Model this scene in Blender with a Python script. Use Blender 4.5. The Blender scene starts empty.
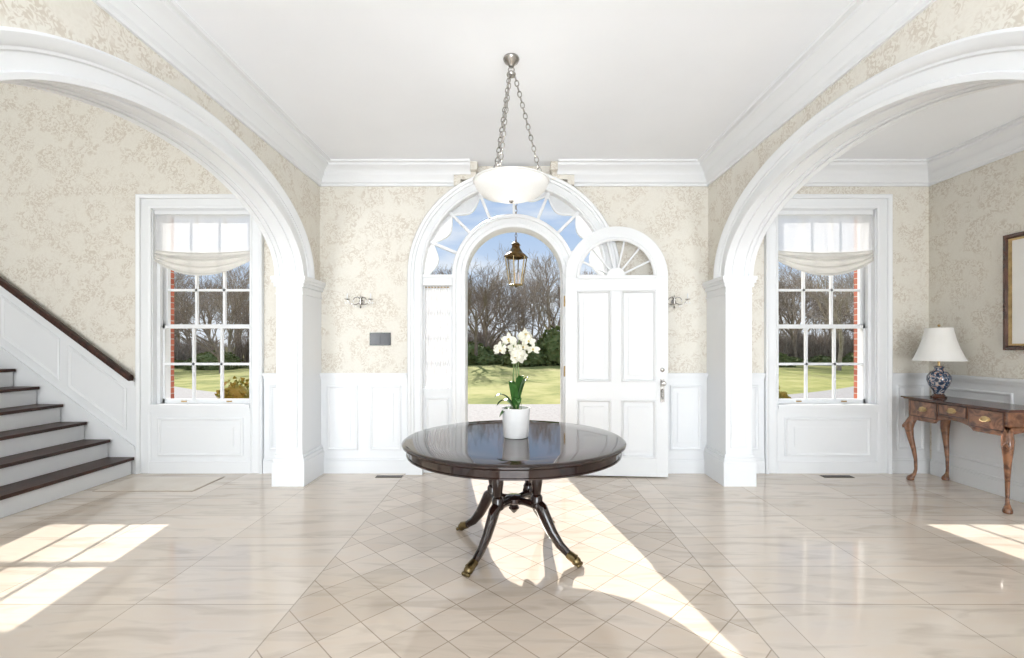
import bpy, bmesh, math, random
from mathutils import Vector, Matrix
random.seed(7)
sc = bpy.context.scene
pi = math.pi

# ------------------------------------------------------------ materials
def newmat(name):
    m = bpy.data.materials.new(name); m.use_nodes = True
    nt = m.node_tree
    return m, nt, nt.nodes['Principled BSDF'], nt.nodes['Material Output']

def N(nt, typ, **kw):
    n = nt.nodes.new(typ)
    for k, v in kw.items(): setattr(n, k, v)
    return n

def setc(b, col, rough=.5, metal=0, spec=.5, coat=0):
    b.inputs['Base Color'].default_value = (*col, 1)
    b.inputs['Roughness'].default_value = rough
    b.inputs['Metallic'].default_value = metal
    b.inputs['Specular IOR Level'].default_value = spec
    b.inputs['Coat Weight'].default_value = coat
    b.inputs['Coat Roughness'].default_value = .04

def ramp(nt, stops, interp='LINEAR'):
    r = N(nt, 'ShaderNodeValToRGB'); cr = r.color_ramp; cr.interpolation = interp
    while len(cr.elements) < len(stops): cr.elements.new(.5)
    for e, (p, c) in zip(cr.elements, stops):
        e.position = p; e.color = (*c, 1) if len(c) == 3 else c
    return r

def noisy(name, c1, c2, scale=6, rough=.5, metal=0, spec=.5, coat=0, detail=4, stretch=(1, 1, 1), bump=0, bscale=None, lo=.35, hi=.65, dist=0):
    m, nt, b, o = newmat(name); setc(b, c1, rough, metal, spec, coat)
    tc = N(nt, 'ShaderNodeTexCoord'); mp = N(nt, 'ShaderNodeMapping'); mp.inputs['Scale'].default_value = stretch
    nt.links.new(tc.outputs['Object'], mp.inputs[0])
    n = N(nt, 'ShaderNodeTexNoise'); n.inputs['Scale'].default_value = scale; n.inputs['Detail'].default_value = detail
    n.inputs['Distortion'].default_value = dist
    nt.links.new(mp.outputs[0], n.inputs['Vector'])
    r = ramp(nt, [(lo, c1), (hi, c2)]); nt.links.new(n.outputs['Fac'], r.inputs[0])
    nt.links.new(r.outputs[0], b.inputs['Base Color'])
    if bump:
        n2 = N(nt, 'ShaderNodeTexNoise'); n2.inputs['Scale'].default_value = bscale or scale * 4
        nt.links.new(mp.outputs[0], n2.inputs['Vector'])
        bp = N(nt, 'ShaderNodeBump'); bp.inputs['Strength'].default_value = bump; bp.inputs['Distance'].default_value = .02
        nt.links.new(n2.outputs['Fac'], bp.inputs['Height']); nt.links.new(bp.outputs[0], b.inputs['Normal'])
    return m

M_white = noisy('white_paint', (.80, .815, .83), (.785, .80, .815), 2, rough=.38)
M_ceil = noisy('ceiling_paint', (.90, .92, .95), (.88, .90, .93), 1.5, rough=.8)
M_wood = noisy('mahogany_dark', (.022, .008, .006), (.010, .004, .003), 6, rough=.06, spec=.5, coat=.25, stretch=(1, 6, 1))
M_tread = noisy('tread_wood', (.055, .019, .011), (.025, .009, .006), 5, rough=.38, spec=.35, stretch=(6, .6, 1))
M_walnut = noisy('walnut_burl', (.30, .13, .06), (.10, .038, .018), 9, rough=.22, coat=.5, dist=2)
M_walnut_d = noisy('walnut_dark', (.10, .035, .02), (.05, .018, .01), 9, rough=.25, coat=.4)
M_brass = noisy('aged_brass', (.60, .44, .22), (.4, .28, .13), 20, rough=.3, metal=1)
M_bronze = noisy('dark_bronze', (.26, .20, .10), (.16, .12, .06), 20, rough=.35, metal=1)
M_nickel = noisy('nickel', (.46, .44, .42), (.32, .31, .29), 20, rough=.25, metal=1)
M_black = noisy('black_plastic', (.02, .02, .022), (.03, .03, .03), 10, rough=.25)
M_pot = noisy('white_ceramic', (.74, .74, .74), (.70, .70, .70), 6, rough=.3)
M_soil = noisy('moss', (.10, .12, .03), (.05, .04, .02), 40, rough=.9, bump=.6)
M_leaf = noisy('orchid_leaf', (.03, .09, .015), (.045, .13, .03), 8, rough=.35)
M_stem = noisy('orchid_stem', (.12, .2, .05), (.16, .22, .07), 8, rough=.5)
M_petal = noisy('orchid_petal', (.74, .72, .62), (.62, .61, .50), 20, rough=.6)
M_lip = noisy('orchid_lip', (.6, .5, .15), (.5, .35, .15), 20, rough=.6)
M_bark = noisy('bark', (.32, .26, .21), (.21, .165, .13), 3, rough=.9)
M_bark2 = noisy('bark_pale', (.46, .39, .32), (.31, .26, .21), 3, rough=.9)
M_shrub = noisy('evergreen', (.11, .16, .045), (.20, .22, .08), 3, rough=.9, bump=.8)
M_gravel = noisy('gravel', (.36, .345, .33), (.26, .25, .24), 20, rough=.95)
M_stone = noisy('bluestone', (.33, .33, .34), (.25, .25, .27), 3, rough=.8)
M_crystal = noisy('crystal', (.80, .78, .72), (.9, .9, .9), 30, rough=.08, spec=1)
M_vent = noisy('vent_bronze', (.12, .09, .06), (.08, .06, .04), 30, rough=.4, metal=.5)
M_mat_ = noisy('inset_stone', (.74, .67, .58), (.68, .60, .51), 3, rough=.15)
M_joint = noisy('joint', (.40, .33, .26), (.36, .30, .23), 3, rough=.6)
M_lampshade = noisy('lamp_shade', (.86, .85, .83), (.82, .81, .78), 4, rough=.8)

def wallpaper():
    m, nt, b, o = newmat('wallpaper'); setc(b, (.7, .6, .5), .75, spec=.2)
    tc = N(nt, 'ShaderNodeTexCoord')
    def nz(scale, det, dist, off):
        mp = N(nt, 'ShaderNodeMapping'); mp.inputs['Location'].default_value = off
        nt.links.new(tc.outputs['Object'], mp.inputs[0])
        n = N(nt, 'ShaderNodeTexNoise'); n.inputs['Scale'].default_value = scale; n.inputs['Detail'].default_value = det
        n.inputs['Distortion'].default_value = dist
        nt.links.new(mp.outputs[0], n.inputs['Vector']); return n
    a = nz(5.2, 1.5, .6, (3, 1, 2)); ra = ramp(nt, [(.42, (0.15,) * 3), (.56, (1,) * 3)]); nt.links.new(a.outputs[0], ra.inputs[0])
    c = nz(22, 3, 2.0, (0, 5, 1)); rc = ramp(nt, [(.46, (0,) * 3), (.57, (1,) * 3)]); nt.links.new(c.outputs[0], rc.inputs[0])
    mu = N(nt, 'ShaderNodeMath', operation='MULTIPLY'); nt.links.new(ra.outputs[0], mu.inputs[0]); nt.links.new(rc.outputs[0], mu.inputs[1])
    mu2 = N(nt, 'ShaderNodeMath', operation='MULTIPLY'); nt.links.new(mu.outputs[0], mu2.inputs[0]); mu2.inputs[1].default_value = .7
    mx = N(nt, 'ShaderNodeMix', data_type='RGBA'); nt.links.new(mu2.outputs[0], mx.inputs['Factor'])
    mx.inputs['A'].default_value = (.76, .73, .66, 1); mx.inputs['B'].default_value = (.57, .505, .42, 1)
    nt.links.new(mx.outputs['Result'], b.inputs['Base Color'])
    return m
M_paper = wallpaper()

def floor_mat():
    m, nt, b, o = newmat('limestone_tiles'); setc(b, (.6, .5, .4), .12, spec=.7)
    L = nt.links.new
    tc = N(nt, 'ShaderNodeTexCoord')
    sep = N(nt, 'ShaderNodeSeparateXYZ'); L(tc.outputs['Object'], sep.inputs[0])
    ab = N(nt, 'ShaderNodeMath', operation='ABSOLUTE'); L(sep.outputs['X'], ab.inputs[0])
    inside = N(nt, 'ShaderNodeMath', operation='LESS_THAN'); L(ab.outputs[0], inside.inputs[0]); inside.inputs[1].default_value = 1.27
    def brick(w, h, rot, c1, c2, mort, loc=(0, 0, 0), off=0.):
        mp = N(nt, 'ShaderNodeMapping'); mp.inputs['Rotation'].default_value = (0, 0, rot); mp.inputs['Location'].default_value = loc
        L(tc.outputs['Object'], mp.inputs[0])
        bk = N(nt, 'ShaderNodeTexBrick'); bk.offset = off; bk.squash = 1
        bk.inputs['Scale'].default_value = 1; bk.inputs['Brick Width'].default_value = w; bk.inputs['Row Height'].default_value = h
        bk.inputs['Mortar Size'].default_value = .0035; bk.inputs['Mortar Smooth'].default_value = .3
        bk.inputs['Color1'].default_value = (*c1, 1); bk.inputs['Color2'].default_value = (*c2, 1); bk.inputs['Mortar'].default_value = (*mort, 1)
        L(mp.outputs[0], bk.inputs['Vector']); return bk
    out = brick(.92, .46, 0, (.73, .65, .565), (.65, .57, .485), (.45, .38, .31), (.35, .1, 0))
    inn = brick(.235, .235, pi / 4, (.70, .61, .52), (.58, .495, .41), (.38, .31, .25))
    mx = N(nt, 'ShaderNodeMix', data_type='RGBA'); L(inside.outputs[0], mx.inputs['Factor']); L(out.outputs['Color'], mx.inputs['A']); L(inn.outputs['Color'], mx.inputs['B'])
    sb = N(nt, 'ShaderNodeMath', operation='SUBTRACT'); L(ab.outputs[0], sb.inputs[0]); sb.inputs[1].default_value = 1.27
    s2 = N(nt, 'ShaderNodeMath', operation='ABSOLUTE'); L(sb.outputs[0], s2.inputs[0])
    s3 = N(nt, 'ShaderNodeMath', operation='LESS_THAN'); L(s2.outputs[0], s3.inputs[0]); s3.inputs[1].default_value = .004
    mj = N(nt, 'ShaderNodeMix', data_type='RGBA'); L(s3.outputs[0], mj.inputs['Factor']); L(mx.outputs['Result'], mj.inputs['A']); mj.inputs['B'].default_value = (.42, .36, .30, 1)
    mp = N(nt, 'ShaderNodeMapping'); mp.inputs['Scale'].default_value = (1.2, 6, 1); mp.inputs['Rotation'].default_value = (0, 0, .25); L(tc.outputs['Object'], mp.inputs[0])
    nz = N(nt, 'ShaderNodeTexNoise'); nz.inputs['Scale'].default_value = 1.6; nz.inputs['Detail'].default_value = 6; nz.inputs['Distortion'].default_value = .8
    L(mp.outputs[0], nz.inputs['Vector'])
    r = ramp(nt, [(.33, (.84, .82, .80)), (.5, (1, 1, 1)), (.68, (1.0, .97, .94))]); L(nz.outputs[0], r.inputs[0])
    mm = N(nt, 'ShaderNodeMix', data_type='RGBA', blend_type='MULTIPLY'); mm.inputs['Factor'].default_value = 1
    L(mj.outputs['Result'], mm.inputs['A']); L(r.outputs[0], mm.inputs['B'])
    L(mm.outputs['Result'], b.inputs['Base Color'])
    r2 = ramp(nt, [(.3, (.055,) * 3), (.7, (.12,) * 3)]); L(nz.outputs[0], r2.inputs[0]); L(r2.outputs[0], b.inputs['Roughness'])
    return m
M_floor = floor_mat()

def brick_mat():
    m, nt, b, o = newmat('red_brick'); setc(b, (.4, .1, .06), .9)
    tc = N(nt, 'ShaderNodeTexCoord'); sep = N(nt, 'ShaderNodeSeparateXYZ'); cb = N(nt, 'ShaderNodeCombineXYZ')
    ad = N(nt, 'ShaderNodeMath', operation='ADD')
    nt.links.new(tc.outputs['Object'], sep.inputs[0]); nt.links.new(sep.outputs['X'], ad.inputs[0]); nt.links.new(sep.outputs['Y'], ad.inputs[1])
    nt.links.new(ad.outputs[0], cb.inputs['X']); nt.links.new(sep.outputs['Z'], cb.inputs['Y'])
    bk = N(nt, 'ShaderNodeTexBrick'); bk.inputs['Scale'].default_value = 1; bk.inputs['Brick Width'].default_value = .22; bk.inputs['Row Height'].default_value = .075
    bk.inputs['Mortar Size'].default_value = .006
    bk.inputs['Color1'].default_value = (.50, .15, .09, 1); bk.inputs['Color2'].default_value = (.36, .10, .06, 1); bk.inputs['Mortar'].default_value = (.5, .42, .36, 1)
    nt.links.new(cb.outputs[0], bk.inputs['Vector']); nt.links.new(bk.outputs['Color'], b.inputs['Base Color'])
    return m
M_brick = brick_mat()

def lawn_mat():
    m, nt, b, o = newmat('lawn'); setc(b, (.3, .35, .1), 1, spec=.1)
    tc = N(nt, 'ShaderNodeTexCoord')
    n = N(nt, 'ShaderNodeTexNoise'); n.inputs['Scale'].default_value = .35; n.inputs['Detail'].default_value = 8; n.inputs['Roughness'].default_value = .75
    nt.links.new(tc.outputs['Object'], n.inputs['Vector'])
    r = ramp(nt, [(.35, (.17, .20, .055)), (.5, (.32, .32, .11)), (.68, (.44, .40, .18))]); nt.links.new(n.outputs[0], r.inputs[0])
    nt.links.new(r.outputs[0], b.inputs['Base Color']); return m
M_lawn = lawn_mat()

def glass_mat():
    m, nt, b, o = newmat('window_glass')
    t = N(nt, 'ShaderNodeBsdfTransparent'); g = N(nt, 'ShaderNodeBsdfGlossy'); g.inputs['Roughness'].default_value = .02
    lw = N(nt, 'ShaderNodeLayerWeight'); lw.inputs['Blend'].default_value = .15
    ml = N(nt, 'ShaderNodeMath', operation='MULTIPLY'); ml.inputs[1].default_value = .4; nt.links.new(lw.outputs['Fresnel'], ml.inputs[0])
    mx = N(nt, 'ShaderNodeMixShader'); nt.links.new(ml.outputs[0], mx.inputs[0]); nt.links.new(t.outputs[0], mx.inputs[1]); nt.links.new(g.outputs[0], mx.inputs[2])
    nt.links.new(mx.outputs[0], o.inputs[0]); return m
M_glass = glass_mat()

def cloth(name, col, transp, transl):
    m, nt, b, o = newmat(name)
    d = N(nt, 'ShaderNodeBsdfDiffuse'); d.inputs[0].default_value = (*col, 1)
    tl = N(nt, 'ShaderNodeBsdfTranslucent'); tl.inputs[0].default_value = (*col, 1)
    tr = N(nt, 'ShaderNodeBsdfTransparent')
    tc = N(nt, 'ShaderNodeTexCoord'); n = N(nt, 'ShaderNodeTexNoise'); n.inputs['Scale'].default_value = 120
    nt.links.new(tc.outputs['Object'], n.inputs['Vector'])
    rr = ramp(nt, [(.3, tuple(c * .94 for c in col)), (.7, col)]); nt.links.new(n.outputs[0], rr.inputs[0])
    nt.links.new(rr.outputs[0], d.inputs[0]); nt.links.new(rr.outputs[0], tl.inputs[0])
    a = N(nt, 'ShaderNodeMixShader'); a.inputs[0].default_value = transl
    nt.links.new(d.outputs[0], a.inputs[1]); nt.links.new(tl.outputs[0], a.inputs[2])
    if transp > 0:
        c = N(nt, 'ShaderNodeMixShader'); c.inputs[0].default_value = transp
        nt.links.new(a.outputs[0], c.inputs[1]); nt.links.new(tr.outputs[0], c.inputs[2])
        nt.links.new(c.outputs[0], o.inputs[0])
    else: nt.links.new(a.outputs[0], o.inputs[0])
    return m
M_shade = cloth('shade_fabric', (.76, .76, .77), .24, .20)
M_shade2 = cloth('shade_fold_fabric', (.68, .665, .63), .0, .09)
M_sheer = cloth('sheer_curtain', (.82, .82, .83), .0, .12)
M_sheer2 = cloth('fan_sheer', (.86, .86, .86), .15, .22)
M_alab = cloth('alabaster', (.90, .90, .89), .0, .45)

def vase_mat():
    m, nt, b, o = newmat('blue_white_porcelain'); setc(b, (.8, .8, .8), .12, coat=.5)
    tc = N(nt, 'ShaderNodeTexCoord'); n = N(nt, 'ShaderNodeTexNoise'); n.inputs['Scale'].default_value = 22; n.inputs['Distortion'].default_value = 2
    nt.links.new(tc.outputs['Object'], n.inputs['Vector'])
    r = ramp(nt, [(.45, (.02, .04, .08)), (.54, (.10, .14, .22)), (.58, (.60, .60, .58)), (.66, (.5, .2, .1))], 'LINEAR'); nt.links.new(n.outputs[0], r.inputs[0])
    nt.links.new(r.outputs[0], b.inputs['Base Color']); return m
M_vase = vase_mat()

# ------------------------------------------------------------ mesh builder
class MB:
    def __init__(s): s.v = []; s.f = []; s.m = []; s.sm = []; s.mats = []
    def mi(s, mat):
        if mat not in s.mats: s.mats.append(mat)
        return s.mats.index(mat)
    def add(s, vs, fs, mat, smooth=False):
        o = len(s.v); s.v += [tuple(v) for v in vs]; k = s.mi(mat)
        for f in fs: s.f.append([i + o for i in f]); s.m.append(k); s.sm.append(smooth)
    def box(s, x0, x1, y0, y1, z0, z1, mat):
        vs = [(x, y, z) for x in (x0, x1) for y in (y0, y1) for z in (z0, z1)]
        s.add(vs, [(0, 1, 3, 2), (4, 6, 7, 5), (0, 4, 5, 1), (2, 3, 7, 6), (0, 2, 6, 4), (1, 5, 7, 3)], mat)
    def mbox(s, mapf, u0, u1, d0, d1, z0, z1, mat):
        vs = [mapf(u, z, d) for u in (u0, u1) for d in (d0, d1) for z in (z0, z1)]
        s.add(vs, [(0, 1, 3, 2), (4, 6, 7, 5), (0, 4, 5, 1), (2, 3, 7, 6), (0, 2, 6, 4), (1, 5, 7, 3)], mat)
    def prism(s, poly, mapf, d0, d1, mat):
        n = len(poly)
        vs = [mapf(u, z, d0) for u, z in poly] + [mapf(u, z, d1) for u, z in poly]
        fs = [tuple(range(n)), tuple(range(2 * n - 1, n - 1, -1))] + [(i, (i + 1) % n, n + (i + 1) % n, n + i) for i in range(n)]
        s.add(vs, fs, mat)
    def lathe(s, prof, c, mat, n=40, axis=None, a0=0, smooth=True):
        vs = []; fs = []
        for r, z in prof:
            for i in range(n):
                a = a0 + 2 * pi * i / n
                vs.append(Vector((r * math.cos(a), r * math.sin(a), z)))
        if axis is not None:
            q = Vector((0, 0, 1)).rotation_difference(Vector(axis)); vs = [q @ v for v in vs]
        vs = [v + Vector(c) for v in vs]
        for j in range(len(prof) - 1):
            for i in range(n):
                k = (i + 1) % n
                fs.append((j * n + i, j * n + k, (j + 1) * n + k, (j + 1) * n + i))
        s.add(vs, fs, mat, smooth)
    def tube(s, path, rad, mat, n=8, smooth=True, flat=1.0):
        P = [Vector(p) for p in path]
        if not hasattr(rad, '__len__'): rad = [rad] * len(P)
        vs = []; fs = []; ref = None
        for i, p in enumerate(P):
            t = (P[min(i + 1, len(P) - 1)] - P[max(i - 1, 0)]).normalized()
            if ref is None:
                ref = Vector((0, 0, 1)) if abs(t.z) < .9 else Vector((1, 0, 0))
                ref = (ref - t * ref.dot(t)).normalized()
            else:
                ref = (ref - t * ref.dot(t)).normalized()
            b = t.cross(ref)
            for k in range(n):
                a = 2 * pi * k / n
                vs.append(p + (ref * math.cos(a) + b * math.sin(a) * flat) * rad[i])
        for j in range(len(P) - 1):
            for i in range(n):
                k = (i + 1) % n
                fs.append((j * n + i, j * n + k, (j + 1) * n + k, (j + 1) * n + i))
        fs.append(tuple(range(n - 1, -1, -1))); fs.append(tuple(range((len(P) - 1) * n, len(P) * n)))
        s.add(vs, fs, mat, smooth)
    def sweep(s, path, normals, prof, mapf, mat, smooth=False, caps=True):
        n = len(prof); vs = []; fs = []
        for (u, z), (nu, nz) in zip(path, normals):
            for r, d in prof: vs.append(mapf(u + nu * r, z + nz * r, d))
        for j in range(len(path) - 1):
            for i in range(n):
                k = (i + 1) % n
                fs.append((j * n + i, j * n + k, (j + 1) * n + k, (j + 1) * n + i))
        if caps:
            fs.append(tuple(range(n))); fs.append(tuple(range((len(path) - 1) * n, len(path) * n)))
        s.add(vs, fs, mat, smooth)
    def frame(s, mapf, u0, u1, z0, z1, w, d, mat):
        path = [(u0, z0), (u1, z0), (u1, z1), (u0, z1), (u0, z0)]
        nr = [(1, 1), (-1, 1), (-1, -1), (1, -1), (1, 1)]
        prof = [(0, 0), (0, -d * .6), (w * .35, -d), (w * .7, -d * .7), (w, -d * .2), (w, 0)]
        s.sweep(path, nr, prof, mapf, mat, caps=False)
    def sphere(s, c, r, mat, n=12, sz=1.0, smooth=True):
        prof = [(r * math.sin(pi * i / (n // 2 + 2)) + 1e-5, -r * sz * math.cos(pi * i / (n // 2 + 2))) for i in range(n // 2 + 3)]
        s.lathe(prof, c, mat, n, smooth=smooth)
    def torus(s, c, R, r, axis_a, axis_b, mat, el=1.0, n=12, k=6):
        A = Vector(axis_a).normalized(); B = Vector(axis_b).normalized(); C = A.cross(B); vs = []; fs = []
        for i in range(n):
            a = 2 * pi * i / n
            dirv = A * math.cos(a) * el + B * math.sin(a); rad = (A * math.cos(a) + B * math.sin(a)).normalized()
            for j in range(k):
                b = 2 * pi * j / k
                vs.append(Vector(c) + dirv * R + rad * r * math.cos(b) + C * r * math.sin(b))
        for i in range(n):
            for j in range(k):
                fs.append((i * k + j, i * k + (j + 1) % k, ((i + 1) % n) * k + (j + 1) % k, ((i + 1) % n) * k + j))
        s.add(vs, fs, mat, True)
    def chain(s, p0, p1, mat, R=.012, r=.0035, el=1.7):
        p0 = Vector(p0); p1 = Vector(p1); d = (p1 - p0); L = d.length; t = d.normalized()
        n = max(2, int(L / (2 * (R * el) * .86))); x = t.cross(Vector((.3, 1, .1))).normalized(); y = t.cross(x)
        for i in range(n):
            s.torus(p0 + d * ((i + .5) / n), R, r, t, x if i % 2 else y, mat, el)
    def obj(s, name, loc=(0, 0, 0), recalc=True, bevel=0):
        me = bpy.data.meshes.new(name); me.from_pydata(s.v, [], s.f)
        for m in s.mats: me.materials.append(m)
        for p, k, sm in zip(me.polygons, s.m, s.sm): p.material_index = k; p.use_smooth = sm
        if recalc:
            bm = bmesh.new(); bm.from_mesh(me); bmesh.ops.recalc_face_normals(bm, faces=bm.faces); bm.to_mesh(me); bm.free()
        me.set_sharp_from_angle(angle=math.radians(38))
        ob = bpy.data.objects.new(name, me); sc.collection.objects.link(ob); ob.location = loc
        if bevel:
            bv = ob.modifiers.new('bevel', 'BEVEL'); bv.width = bevel; bv.segments = 2; bv.limit_method = 'ANGLE'; bv.angle_limit = math.radians(50)
        return ob

# ------------------------------------------------------------ dimensions
YB = 5.4; XH = 2.28; T = .25; XR = 4.87; XL = -7.6; YR = -3.2; HC = 3.6; HL = 6.0
mback = lambda u, z, d: (u, YB + d, z)           # d>0 into wall
mleft = lambda u, z, d: (-XH - d, u, z)          # hall left wall
mright = lambda u, z, d: (XH + d, u, z)
mrr = lambda u, z, d: (XR + d, u, z)             # far right wall

mb = MB(); mb.box(XL, XR + .3, YR - .3, YB + .28, -.12, 0, M_floor); mb.obj('floor')
mb = MB(); mb.box(-XH - T, XR + .3, YR - .3, YB + .28, HC, HC + .15, M_ceil); mb.obj('ceiling')
mb = MB(); mb.box(XL - .3, -XH - T, YR - .3, YB + .28, HL, HL + .15, M_ceil); mb.obj('ceiling_stairwell')

def arch_cols(mb, mapf, ua, ub, zf, zt, t, mf, mbk, ms, n=48):
    us = [(ua + ub) / 2 - (ub - ua) / 2 * math.cos(pi * i / n) for i in range(n + 1)]
    for a, b in zip(us[:-1], us[1:]):
        za, zb = zf(a), zf(b)
        mb.add([mapf(a, za, 0), mapf(b, zb, 0), mapf(b, zt, 0), mapf(a, zt, 0)], [(0, 1, 2, 3)], mf)
        mb.add([mapf(a, za, t), mapf(b, zb, t), mapf(b, zt, t), mapf(a, zt, t)], [(0, 1, 2, 3)], mbk)
        mb.add([mapf(a, za, 0), mapf(b, zb, 0), mapf(b, zb, t), mapf(a, za, t)], [(0, 1, 2, 3)], ms, True)

ZC = 2.31
WX0, WX1, WZ0, WZ1 = 3.08, 4.26, .79, 3.11
BW = .34
def facade(name, d0, d1, inset, mat, Ra, zb, xl, xr):
    mb = MB(); m2 = lambda u, z, d: (u, YB + d0 + d, z)
    a, b = WX0 + inset, WX1 - inset
    for (u0, u1) in [(xl, -b), (-a, -Ra), (Ra, a), (b, xr)]:
        mb.box(u0, u1, YB + d0, YB + d1, zb, HL + .15, mat)
    for s in (-1, 1):
        u0, u1 = sorted((s * a, s * b))
        mb.box(u0, u1, YB + d0, YB + d1, zb, WZ0 + inset * .3, mat)
        mb.box(u0, u1, YB + d0, YB + d1, WZ1 - inset * .3, HL + .15, mat)
    arch_cols(mb, m2, -Ra, Ra, lambda u: ZC + math.sqrt(max(0, Ra * Ra - u * u)), HL + .15, d1 - d0, mat, mat, M_white)
    return mb.obj(name, recalc=False)
facade('wall_back', 0, .28, 0, M_paper, 1.15, 0, XL, XR + .3)
facade('wall_back_brick', .28, BW, .02, M_brick, 1.16, -.6, XL - .3, XR + .45)

AY, AA, AB, ZS = 3.33, 1.6, .79, 2.22
for side, mp, nm, top in ((-1, mleft, 'wall_left', HL), (1, mright, 'wall_right', HC)):
    mb = MB()
    zf = lambda u: ZS + AB * math.sqrt(max(0, 1 - ((u - AY) / AA) ** 2))
    mb.mbox(mp, YR, AY - AA, 0, T, 0, top, M_paper)
    mb.mbox(mp, AY + AA, YB, 0, T, 0, top, M_paper)
    arch_cols(mb, mp, AY - AA, AY + AA, zf, top, T, M_paper, M_paper, M_white, 60)
    mb.obj(nm, recalc=False)
    mb = MB()
    n = 72; path = []; nr = []
    for i in range(n + 1):
        a = pi * i / n
        path.append((AY + AA * math.cos(a), ZS + AB * math.sin(a)))
        v = Vector((math.cos(a) / AA, math.sin(a) / AB)).normalized(); nr.append((v.x, v.y))
    prof = [(-.012, .02), (-.012, -.03), (.02, -.035), (.025, -.022), (.10, -.022), (.105, -.035), (.12, -.035), (.125, -.045), (.15, -.06), (.175, -.07), (.19, -.055), (.195, 0), (.0, .02)]
    mb.sweep(path, nr, prof, mp, M_white)
    profb = [(-.012, T - .02), (-.012, T + .03), (.17, T + .05), (.19, T + .02), (.19, T), (0, T - .02)]
    mb.sweep(path, nr, profb, mp, M_white)
    for d in (.06, T - .06):
        mb.sweep(path, nr, [(0, d - .012), (-.012, d - .006), (-.012, d + .006), (0, d + .012)], mp, M_white)
    def pier(y0, y1, jy, sgn):
        mb.mbox(mp, y0, y1, -.02, T + .01, 0, ZS, M_white)
        def ring(z0, z1, e):
            a, b = y0, y1
            if sgn < 0: a -= e
            else: b += e
            mb.mbox(mp, a, b, -.02 - e, T + .01 + e * .7, z0, z1, M_white)
        ring(0, .26, .04); ring(.26, .30, .03); ring(.30, .33, .016)
        ring(ZS - .03, ZS + .012, .05); ring(ZS - .06, ZS - .03, .04); ring(ZS - .10, ZS - .06, .022); ring(ZS - .18, ZS - .165, .012)
        jm = (lambda u, z, d: mp(jy + sgn * -d, z, u))
        mb.frame(jm, .03, T - .04, .40, ZS - .25, .02, .012, M_white)
    pier(AY + AA - .02, YB, AY + AA - .02, -1)
    pier(AY - AA - .5, AY - AA + .02, AY - AA + .02, 1)
    mb.obj('trim_arch', bevel=.003)

mb = MB()
mb.box(XR, XR + .3, YR, YB, 0, HC + .15, M_paper); mb.obj('wall_far_right')
mb = MB(); mb.box(XL - .3, XL, YR, YB, 0, HL + .15, M_paper); mb.obj('wall_far_left')
mb = MB(); op = [(-6.2, -3.6), (-1.5, 1.5), (2.9, 4.5)]; x = XL  # rear wall out of view; openings added to let light in
for a, b in op:
    mb.box(x, a, YR - .3, YR, 0, HL + .15, M_paper); mb.box(a, b, YR - .3, YR, 3.1, HL + .15, M_paper); mb.box(a, b, YR - .3, YR, 0, .3, M_paper); x = b
mb.box(x, XR, YR - .3, YR, 0, HL + .15, M_paper); mb.obj('wall_rear')

# ------------------------------------------------------------ crown mouldings
low = [(0, 3.36), (.02, 3.36), (.022, 3.385), (.04, 3.40), (.045, 3.43), (.075, 3.46), (.08, 3.475), (0, 3.475)]
upp = [(0, 3.475), (.085, 3.475), (.09, 3.50), (.13, 3.535), (.165, 3.555), (.17, 3.575), (.205, 3.58), (.21, 3.6), (0, 3.6)]
def crown(mb, mp, u0, u1, prof=None):
    for pr in ([low, upp] if prof is None else [prof]):
        n = len(pr)
        vs = [mp(u0, z, -a) for a, z in pr] + [mp(u1, z, -a) for a, z in pr]
        mb.add(vs, [tuple(range(n)), tuple(range(2 * n - 1, n - 1, -1))] + [(i, (i + 1) % n, n + (i + 1) % n, n + i) for i in range(n)], M_white)
mb = MB()
for s in (-1, 1):
    a, b = sorted((s * XH, s * .70)); crown(mb, mback, a, b, low)
    a, b = sorted((s * XH, s * .50)); crown(mb, mback, a, b, upp)
    mb.box(*sorted((s * .62, s * .70)), YB - .06, YB, 3.36, 3.475, M_paper)
    mb.box(*sorted((s * .44, s * .62)), YB - .07, YB, 3.42, 3.53, M_paper)
    mb.box(*sorted((s * .42, s * .50)), YB - .14, YB, 3.51, 3.6, M_paper)
crown(mb, mleft, YR, YB); crown(mb, mright, YR, YB)
mb.obj('trim_1')
mb = MB(); mxr = lambda u, z, d: (XH + T - d, u, z)
crown(mb, mback, XH + T, XR); crown(mb, mrr, YR, YB); crown(mb, mxr, YR, YB)
mb.obj('trim_2')

# ------------------------------------------------------------ wainscot
CR = 1.16
def wains(mb, mp, u0, u1, n):
    mb.mbox(mp, u0, u1, -.014, 0, 0, CR - .02, M_white)
    mb.mbox(mp, u0, u1, -.035, 0, 0, .15, M_white); mb.mbox(mp, u0, u1, -.025, 0, .15, .175, M_white)
    mb.mbox(mp, u0, u1, -.05, 0, CR - .02, CR + .012, M_white); mb.mbox(mp, u0, u1, -.03, 0, CR - .055, CR - .02, M_white)
    w = (u1 - u0) / n; mm = lambda u, z, d: mp(u, z, d - .014)
    for i in range(n):
        a = u0 + w * i + .07; b = u0 + w * (i + 1) - .07
        if b - a > .1:
            mb.frame(mm, a, b, .27, CR - .13, .035, .018, M_white)
            mb.mbox(mm, a + .09, b - .09, -.008, 0, .36, CR - .22, M_white)
mb = MB(); wains(mb, mback, -XH + .02, -1.25, 2); mb.obj('trim_3', bevel=.002)
mb = MB(); wains(mb, mback, 1.25, XH - .02, 2); mb.obj('trim_4', bevel=.002)
mb = MB(); wains(mb, mback, -2.93, -XH - T, 1); mb.obj('trim_5', bevel=.002)
mb = MB(); wains(mb, mback, XH + T, 2.93, 1); mb.obj('trim_6', bevel=.002)
mb = MB(); wains(mb, mback, 4.41, XR, 1); mb.obj('trim_7', bevel=.002)
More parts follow.
